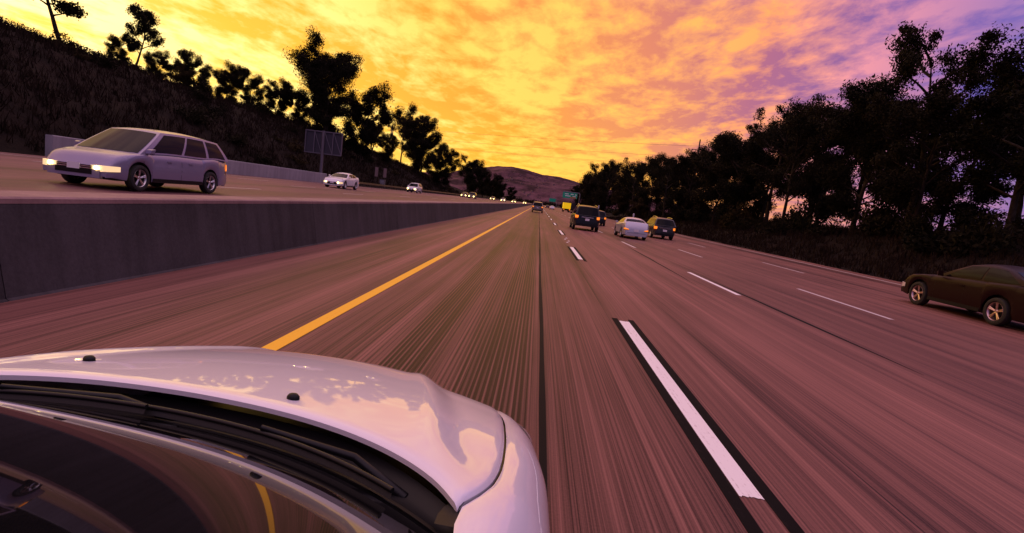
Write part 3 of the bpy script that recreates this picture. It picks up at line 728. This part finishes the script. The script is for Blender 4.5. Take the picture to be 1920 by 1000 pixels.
t = empty('dark_truck', (12.6, 205, 0)); tag(t, 'distant dark box truck under the green overhead sign', 'truck', G1)
MB().box((0, 3.5, 2.2), (2.5, 7.0, 2.6)).build('box_body', DARK, t); MB().prism([(-1.1, .6), (-1.1, 1.8), (-.95, 2.6), (.95, 2.6), (1.1, 1.8), (1.1, .6)], 7.1, 9.0).build('cab', BLACK, t, smooth=30)
for k in (-1, 1): MB().box((k*.95, -.03, .85), (.25, .04, .22)).build('taillight', M_TAIL, t)
add_wheels(t, [(k*1.0, y) for k in (-1, 1) for y in (1.5, 7.8)], .48, .3, M_TRIM)
# ------------------------------------------------------------------ the white car under the camera
own = empty('white_car', (-.845, .02, 0), R(-4)); tag(own, 'white car whose hood, wipers and windshield fill the foreground', 'car', G1)
zcen = smooth_interp([-.2, .95, 1.18, 1.3, 1.6, 1.85, 1.98, 2.08, 2.17, 2.25, 2.32], [1.10, 1.075, 1.06, 1.045, .998, .945, .910, .872, .815, .72, .58])
xs_f = smooth_interp([-.5, .55, .75, .86, .95, 1.02, 1.08, 1.17, 1.35, 1.54, 1.81, 2.0, 2.2], [.80, .775, .735, .708, .702, .728, .743, .75, .742, .722, .68, .62, .50])
xc_f = smooth_interp([.9, 1.05, 1.2, 1.45, 1.68, 1.92, 2.2], [.72, .675, .62, .555, .49, .41, .33])
xw_f = smooth_interp([-2.4, -2.0, -1.2, .2, .9, 1.27, 1.4, 1.54, 1.72, 1.88, 2.02, 2.12, 2.2], [.72, .84, .90, .91, .905, .885, .872, .845, .805, .755, .69, .61, .50])
def zsurf(x, y):
    a = abs(x)
    ye = y + .135*(a/.68)**2*sstep(1.15, 1.85, y)
    z = zcen(ye) - .034*(a/.7)**2
    z -= .024*sstep(-.035, .06, a - xc_f(y))*sstep(.95, 1.25, y)
    z += .010*math.exp(-((a - xc_f(y) + .05)/.035)**2)*sstep(1.0, 1.4, y)
    return z
def yrear(u): return 1.18 - .03*abs(u)**1.3 - .20*abs(u)**3.0
def hood_pt(u, v):
    y = lerp(yrear(u), 2.24 - .17*u*u, v); x = u*xs_f(y)
    return Vector((x, y, zsurf(x, y)))
us = [-1, -.995] + lin(-.985, .985, 67) + [.995, 1]
hb = MB(); nv = 44; vsn = lin(0, 1, nv)
def hood_edge(u, v):
    p = hood_pt(u, v); e = max(abs(u) - .985, 0)/.015
    p.z -= .010*e*e; r_ = max(0, .02 - v)/.02; p.z -= .008*r_*r_
    return p
hb.grid(hood_edge, us, [0, .008, .02] + lin(.04, 1, nv - 3))
# turned-down edge all round
def skirt(b, pts, dz):
    k = len(pts); b.add(list(pts) + [p - Vector((0, 0, dz)) for p in pts], [(i, i+1, k+i+1, k+i) for i in range(k-1)])
for e in (-1, 1): skirt(hb, [hood_edge(e, v) for v in lin(0, 1, 40)], .02)
skirt(hb, [hood_edge(u, 0) for u in us], .012)
hb.build('hood', M_WPAINT, own, smooth=45, weld=True)
# fenders, doors and rear flanks: one side panel each; black strip paints the shade in the hood gap
RW = .33; YF, YR = 1.47, -1.25
def zlow(y):
    z = .24
    for ya in (YF, YR):
        d = abs(y - ya)
        if d < RW + .06: z = max(z, RW + math.sqrt((RW + .06)**2 - d*d))
    return z
def ztop_side(y): return zsurf(xs_f(y), y) - .004 if y > .55 else lerp(zsurf(xs_f(.55), .55) - .004, .985, sstep(.55, -.5, y))
yy = sorted(set([round(v, 3) for v in lin(-2.35, 2.16, 76)] + [round(ya + (RW+.06)*k, 3) for ya in (YF, YR) for k in (-.999, -.95, -.8, -.5, 0, .5, .8, .95, .999)]))
def side_pt(y, j, k):
    x0 = xs_f(y) + .006; zt_ = ztop_side(y); xw = max(xw_f(y), x0 + .02); zl_ = zlow(y); zm = .80 if y < 1.6 else lerp(.80, .70, sstep(1.6, 2.1, y))
    if j <= 8:
        a = j/8*math.pi/2
        x = x0 + (xw - x0)*math.sin(a)**.92; z = zt_ - (zt_ - zm)*(1 - math.cos(a))**.92
        if j == 0: x -= .0; z -= .008
        if j == 1: x = x0 + .012; z = zt_ - .004
    else:
        f = (j - 8)/6; zz = lerp(zm, max(zl_, .24), f); zz = min(zm, zz)
        x = xw - .035*f*f + .012*math.sin(f*math.pi*2)*.6; z = zz
    return Vector((k*x, y, z))
for k in (-1, 1):
    b = MB(); b.grid(lambda y, j: side_pt(y, j, k), yy, range(15)); b.build('side_panel', M_WPAINT, own, smooth=50)
    b = MB(); b.grid(lambda y, j: Vector((k*(xs_f(y) + j), y, ztop_side(y) - .016)), lin(.9, 2.14, 40), [-.03, .03]); b.build('hood_gap_shade', M_TRIM, own)
    # headlamp wrapped round the corner
    b = MB()
    def hl(u, q):
        y = lerp(1.70, 2.13, u)
        a = lerp(.50, .98, q)*math.pi/2; x0 = xs_f(y) + .006; xw = max(xw_f(y), x0 + .02); zt_ = ztop_side(y); zm = lerp(.80, .70, sstep(1.6, 2.1, y))
        e = math.sin(math.pi*u)**.5*math.sin(math.pi*q)**.5
        lo = .008*e + .001
        return Vector((k*(x0 + (xw - x0)*math.sin(a)**.92 + lo*1.6), y, zt_ - (zt_ - zm)*(1 - math.cos(a))**.92 + lo))
    b.grid(hl, lin(0, 1, 14), lin(0, 1, 8)); b.build('headlight', M_LENS, own, smooth=60)
    MB().box((k*.9, .25, .25), (.03, 1.9, .1)).build('sill_trim', M_TRIM, own)
    mb_ = MB(); mb_.lathe([(-.11, .001), (-.10, .06), (0, .085), (.09, .07), (.11, .001)], 14); me_ = mb_.mesh('mirror', M_WPAINT, smooth=50)
    o = link('mirror', me_, own, (k*1.0, .30, 1.04)) if k < 0 else None
# front fascia below the hood
FX = [0, .2, .38, .5, .6, .685, .745, .785, .81]; FY = [2.27, 2.262, 2.235, 2.185, 2.105, 2.0, 1.88, 1.78, 1.70]
def fascia(u, q):
    a = abs(u)*8; x = interp(range(9), FX, a); y = interp(range(9), FY, a)
    return Vector((math.copysign(x, u), y + .03*math.sin(q*math.pi)*(1 - abs(u)), lerp(.73 + .05*max(0, abs(u) - .3), .22, q)))
b = MB(); b.grid(fascia, lin(-1, 1, 25), lin(0, 1, 10)); b.build('front_bumper', M_WPAINT, own, smooth=60)
gb = MB()
for i in range(5): gb.box((0, 2.295, .40 + i*.05), (.7, .03, .022))
gb.build('grille', M_TRIM, own)
# cowl tray between hood and glass
def wbase(u):                                # windshield foot line
    return Vector((u*.735, 1.075 - .03*abs(u)**1.3 - .18*abs(u)**2.6, 1.025 - .022*u*u))
b = MB()
def cowl(u, q):
    a = Vector((u*.70, yrear(u) + .03, 0)); a.z = zsurf(a.x, a.y) - .045; w = wbase(u); c = a.lerp(w + Vector((0, -.01, -.008)), q); c.z -= .02*math.sin(math.pi*q); return c
b.grid(cowl, lin(-1, 1, 41), lin(0, 1, 7)); b.build('cowl_tray', M_TRIM, own, smooth=60)
# windshield, pillars, roof
def wtop(u): return Vector((u*.57, .15 - .06*u*u, 1.49 - .025*u*u))
def wsh(u, q):
    p = wbase(u).lerp(wtop(u), q); n_ = .005*math.sin(math.pi*q); p.z += n_*.9; p.y += n_*.4; return p
b = MB(); b.grid(wsh, lin(-.955, .955, 41), lin(0, 1, 22)); b.build('windshield', mat('windshield_glass', (.006, .006, .007), .02, spec=.16, coat=.0), own, smooth=70)
for k in (-1, 1):
    b = MB(); b.grid(lambda q, j: wsh(k*lerp(.95, 1.0, min(j, 1)), q) + (Vector((k*.035, -.05, -.02)) if j == 2 else Vector((0, 0, .004 if j < 2 else 0))), lin(0, 1, 14), [0, .5, 1, 2]); b.build('windshield_pillar', M_WPAINT, own, smooth=60)
b = MB(); b.grid(lambda u, q: wsh(u, q) + Vector((0, .002, .003)), lin(-.955, .955, 41), [0, .012, .03]); b.build('glass_seal', M_TRIM, own, smooth=60)
b = MB()
def roofp(u, s):
    f = wtop(u); return Vector((u*(.57 + .015*math.sin(math.pi*s)), lerp(f.y, -1.35, s), f.z + .03*math.sin(math.pi*s*.9) - .04*s))
b.grid(roofp, lin(-1, 1, 17), lin(0, 1, 17)); b.build('roof', M_WPAINT, own, smooth=60)
b = MB()
def backp(u, q): return roofp(u, 1).lerp(Vector((u*.72, -2.0 - .08*(1 - u*u), 1.0)), q)
b.grid(backp, lin(-1, 1, 13), lin(0, 1, 6)); b.build('rear_window', M_GLASS, own, smooth=60)
for k in (-1, 1):
    b = MB()
    def sd(s, q):
        bot = Vector((k*.80, lerp(.70, -1.95, s), .985)); top = roofp(k, s); b0 = Vector((k*.80, .70, .985)); w0 = wsh(k, q) - b0.lerp(roofp(k, 0), q)
        return bot.lerp(top, q) + Vector((k*.02*math.sin(math.pi*q)*min(1, s*6), 0, 0)) + w0*max(0, 1 - s/.14)**1.0
    b.grid(sd, lin(0, 1, 16), lin(0, 1, 7)); b.build('cabin_side', M_WPAINT, own, smooth=60)
    for a, c in ((.14, .48), (.51, .86)):
        b = MB(); b.grid(lambda s, q: sd(s, q) + Vector((k*.008, 0, 0)), lin(a, c, 6), lin(.08, .9, 5)); b.build('side_window', M_GLASS, own, smooth=60)
b = MB(); b.grid(lambda u, q: Vector((u*.80, lerp(-1.9, -2.35, q), .995 - .03*q*q - .01*u*u)), lin(-1, 1, 9), lin(0, 1, 5))
b.grid(lambda u, q: Vector((u*lerp(.80, .72, q), -2.35 - .04*(1 - u*u), lerp(.965, .25, q))), lin(-1, 1, 9), lin(0, 1, 6)); b.build('trunk_lid', M_WPAINT, own, smooth=50)
for k in (-1, 1): MB().box((k*.6, -2.39, .80), (.3, .05, .14)).build('taillight', M_TAILR, own)
MB().box((0, -.1, .45), (1.45, 4.3, .45)).build('underbody', M_TRIM, own)
MB().box((0, -.35, .80), (1.45, 2.2, .35)).build('interior', M_TRIM, own)
add_wheels(own, [(k*(.835 - .11), YF) for k in (-1, 1)] + [(k*(.89 - .11), YR) for k in (-1, 1)], RW, .21, M_RIM)
# washer nozzles
for x, y in ((.215, 1.245), (-.405, 1.305)):
    z = zsurf(x, y); b = MB()
    b.lathe([(0, .026), (.008, .025), (.014, .018), (.016, .001)], 14, axis='z')
    b.v = [(a*.62, c*.5, d*.9) for a, c, d in b.v]; b.build('washer_nozzle', M_TRIM, own, smooth=50, loc=(x, y, z))
# wipers lying along the foot of the glass
def wiper(u0, u1, up):
    n = 22; pts = []; low = []
    for i in range(n):
        u = lerp(u0, u1, i/(n-1)); p = wsh(u, .03 + up*(i/(n-1)))
        pts.append(p + Vector((0, .022, .016))); low.append(p + Vector((0, .014, .002)))
    w = MB(); w.tube(pts, .0055, 7); o = w.build('wiper', M_TRIM, own, smooth=60)
    bl = MB()
    for i in range(n-1): bl.add([low[i], low[i+1], pts[i+1], pts[i]], [(0, 1, 2, 3)])
    bl.build('wiper_blade', M_TYRE, o)
    arm = [wsh(u1*.98, -.03) + Vector((0, .05, -.02)), wsh(lerp(u1, u0, .2), .0) + Vector((0, .055, .012)), wsh(lerp(u1, u0, .5), .03 + up*.5) + Vector((0, .025, .026))]
    a = MB(); a.tube(arm, [.012, .009, .006], 7); a.build('wiper_arm', M_TRIM, o, smooth=60)
wiper(-.10, .80, .02); wiper(-.92, -.02, .02)

# ------------------------------------------------------------------ signs, poles, lines
t = empty('highway_sign', (-25.7, 62, .8)); tag(t, 'big sign seen from its braced back, on a single post by the pale wall', 'sign')
MB().box((.0, .12, 4.75), (4.4, .06, 2.5)).build('panel', mat('sign_back_aluminium', (.045, .04, .055), .6, metal=.3), t)
pb = MB(); pb.tube([(-.05, 0, -.2), (-.05, 0, 6.1)], .17, 14); pb.build('post', M_STEEL, t, smooth=50)
for z in (3.5, 6.0): MB().bar((-2.2, 0, z), (2.2, 0, z), .11).build('frame_rail', M_STEEL, t)
for x in (-2.15, -1.1, 1.1, 2.15): MB().bar((x, .02, 3.5), (x, .02, 6.0), .10).build('frame_upright', M_STEEL, t)
for x in (0.1, 1.15): MB().bar((x, -.02, 5.95), (x + 1.0, -.02, 3.55), .07).build('brace', M_STEEL, t)
MB().bar((-1.1, -.02, 5.95), (-.15, -.02, 3.55), .07).build('brace', M_STEEL, t)
for dx, nm in ((0, 1), (1.4, 2)):
    t = empty('marker_sign', (-26.6 + dx*.7, 86 + dx, 1.0)); tag(t, 'narrow marker panel of the pair on posts at the foot of the hillside', 'sign', 'marker panels by the guardrail')
    MB().bar((0, 0, -.4), (0, 0, 3.0), .09).build('post', M_WOOD, t); MB().box((0, -.07, 2.5), (.5, .03, 1.5)).build('panel', mat('dull_pink_panel', (.20, .13, .13), .7), t)
t = empty('utility_cabinet', (-27.0, 91, 1.0)); tag(t, 'small grey roadside cabinet below the marker panels', 'cabinet')
MB().box((0, 0, .75), (.8, .6, 1.3)).build('box', M_WALL, t); MB().box((0, 0, 1.43), (.9, .7, .06)).build('lid', M_STEEL, t); MB().box((0, 0, 0), (.95, .75, .2)).build('base', M_BARR, t)
# overhead signs far ahead
GREEN = mat('green_sign_sheet', (.005, .12, .09), .4, emit=(.0, .35, .25), estr=.10); LEGEND = mat('white_sign_legend', (.8, .8, .8), .5)  # faint emission put in to brighten the green; the sheet is no lamp
t = empty('overhead_sign', (18.6, 255, 0)); tag(t, 'wide green overhead guide sign on a cantilever pole, far ahead', 'sign')
MB().tube([(0, 0, -.3), (0, 0, 8.2), (-.4, 0, 8.7), (-8, 0, 8.7)], .22, 10).build('pole', M_STEEL, t, smooth=60)
p_ = MB().box((-4.6, -.3, 7.2), (6.8, .08, 2.6)).build('panel', GREEN, t)
for x, z, w in ((-6.2, 7.8, 1.8), (-3.6, 7.8, 1.4), (-1.9, 7.7, .7), (-5.6, 6.9, 2.6), (-2.6, 6.9, 1.6)): MB().box((x, -.36, z), (w, .02, .38)).build('legend', LEGEND, p_)
MB().box((-3.0, -.36, 6.25), (2.8, .02, .5)).build('exit_tab', mat('orange_exit_tab', (.5, .14, .03), .5), p_)
t = empty('overhead_sign', (13.5, 420, 0)); tag(t, 'tiny teal overhead sign beyond the distant white car', 'sign')
MB().tube([(0, 0, -.3), (0, 0, 6.6), (-.4, 0, 7.0), (-6, 0, 7.0)], .22, 10).build('pole', M_STEEL, t, smooth=60); MB().box((-3.4, -.3, 5.6), (5.0, .08, 2.4)).build('panel', GREEN, t)
def paddle(x, y, h, label, group=None):
    t = empty('roadside_marker', (x, y, zbank(x, y))); tag(t, label, 'marker', group)
    MB().bar((0, 0, -.3), (0, 0, h), .12).build('post', mat('pale_post', (.45, .42, .45), .6), t); MB().box((0, -.08, h - .5), (.28, .03, .9)).build('panel', M_PLATE, t)
paddle(18.3, 104, 2.0, 'white roadside marker post standing before the right trees'); paddle(18.2, 165, 3.4, 'thin tall roadside post near the distant green sign')
# power lines
def pylon(x, y, z0, H, label):
    t = empty('pylon', (x, y, z0)); tag(t, label, 'pylon', 'power line pylons')
    b = MB()
    for i in range(10):
        z_a, z_b = H*i/10, H*(i+1)/10; wa, wb = lerp(4.2, .5, (i/10)**.8), lerp(4.2, .5, ((i+1)/10)**.8)
        for sx, sy in ((1, 1), (1, -1), (-1, 1), (-1, -1)): b.bar((sx*wa, sy*wa, z_a), (sx*wb, sy*wb, z_b), .45)
        for sy in (-1, 1): b.bar((-wa, sy*wa, z_a), (wb, sy*wb, z_b), .25); b.bar((wa, sy*wa, z_a), (-wb, sy*wb, z_b), .25)
    b.build('lattice', M_STEEL, t)
    for k, w in ((.68, 7), (.80, 6), (.92, 5)): MB().bar((-w, 0, H*k), (w, 0, H*k), .4).build('crossarm', M_STEEL, t)
pylon(-158, 550, 0, 62, 'lattice pylon rising behind the left hillside trees'); pylon(290, 470, 0, 84, 'lattice pylon hidden behind the right tree row')
WIRE = mat('dark_wire', (.10, .05, .04), .6)
for i, (k, off) in enumerate(((.92, -3), (.80, 4), (.68, -5), (.68, 6))):
    a = Vector((-158, 550 + off, 62*k + 3)); c = Vector((290, 470 + off, 84*k + 3)); b = MB()
    b.tube([a.lerp(c, s) - Vector((0, 0, 16*s*(1-s))) for s in lin(0, 1, 31)], .09, 5); o = b.build('power_line', WIRE)
    tag(o, 'thin dark wire sagging between the two pylons', 'wire', 'power lines')
t = empty('utility_pole', (36.5, 133, 1.0)); tag(t, 'wooden utility pole with crossarm rising above the right trees', 'pole')
MB().tube([(0, 0, -1), (0, 0, 20.5)], [.24, .16], 10).build('post', M_WOOD, t, smooth=60); MB().bar((-1.7, -.2, 18.0), (1.2, -.2, 18.0), .16).build('crossarm', M_WOOD, t)
# houses on the slope under the mountain
HW = mat('pale_house_wall', (.20, .12, .13), .8); HR = mat('dark_house_roof', (.10, .05, .05), .8)
hw = MB().box((0, 0, 3.0), (11, 9, 8)).mesh('wall', HW); hr = MB().prism([(-6.2, 7), (0, 10), (6.2, 7)], -5.2, 5.2).mesh('roof', HR)
random.seed(3)
for i in range(46):
    y = random.uniform(1850, 2650); x = random.uniform(-.075, .075)*y + 20
    t = empty('house', (x, y, zmount(x, y) - 1), random.uniform(-.6, .6)); s = random.uniform(.5, .9); t.scale = (s, s, s)
    link('wall', hw, t); link('roof', hr, t); tag(t, 'tiny pale house scattered on the slope below the mountain', 'house', 'houses below the mountain')
# far wood between road and mountain
rng = np.random.default_rng(9); cs = []; rr = []
for i in range(420):
    y = rng.uniform(520, 1900); x = rng.uniform(-.22, .22)*y
    if -30 < x < 22 and y < 900: continue
    s = rng.uniform(3, 6.5); cs.append((x, y, s*.6 + (max(0, zmount(x, y)) if y > 1700 else 0))); rr.append(s)
v, n = leaf_cloud(rng, cs, rr, 110, 1.1, .0)
tag(link('far_wood', cloud_mesh('far_wood', v, n, M_LEAF)), 'dark far-off wood across the valley below the mountain', 'trees', kind='stuff')
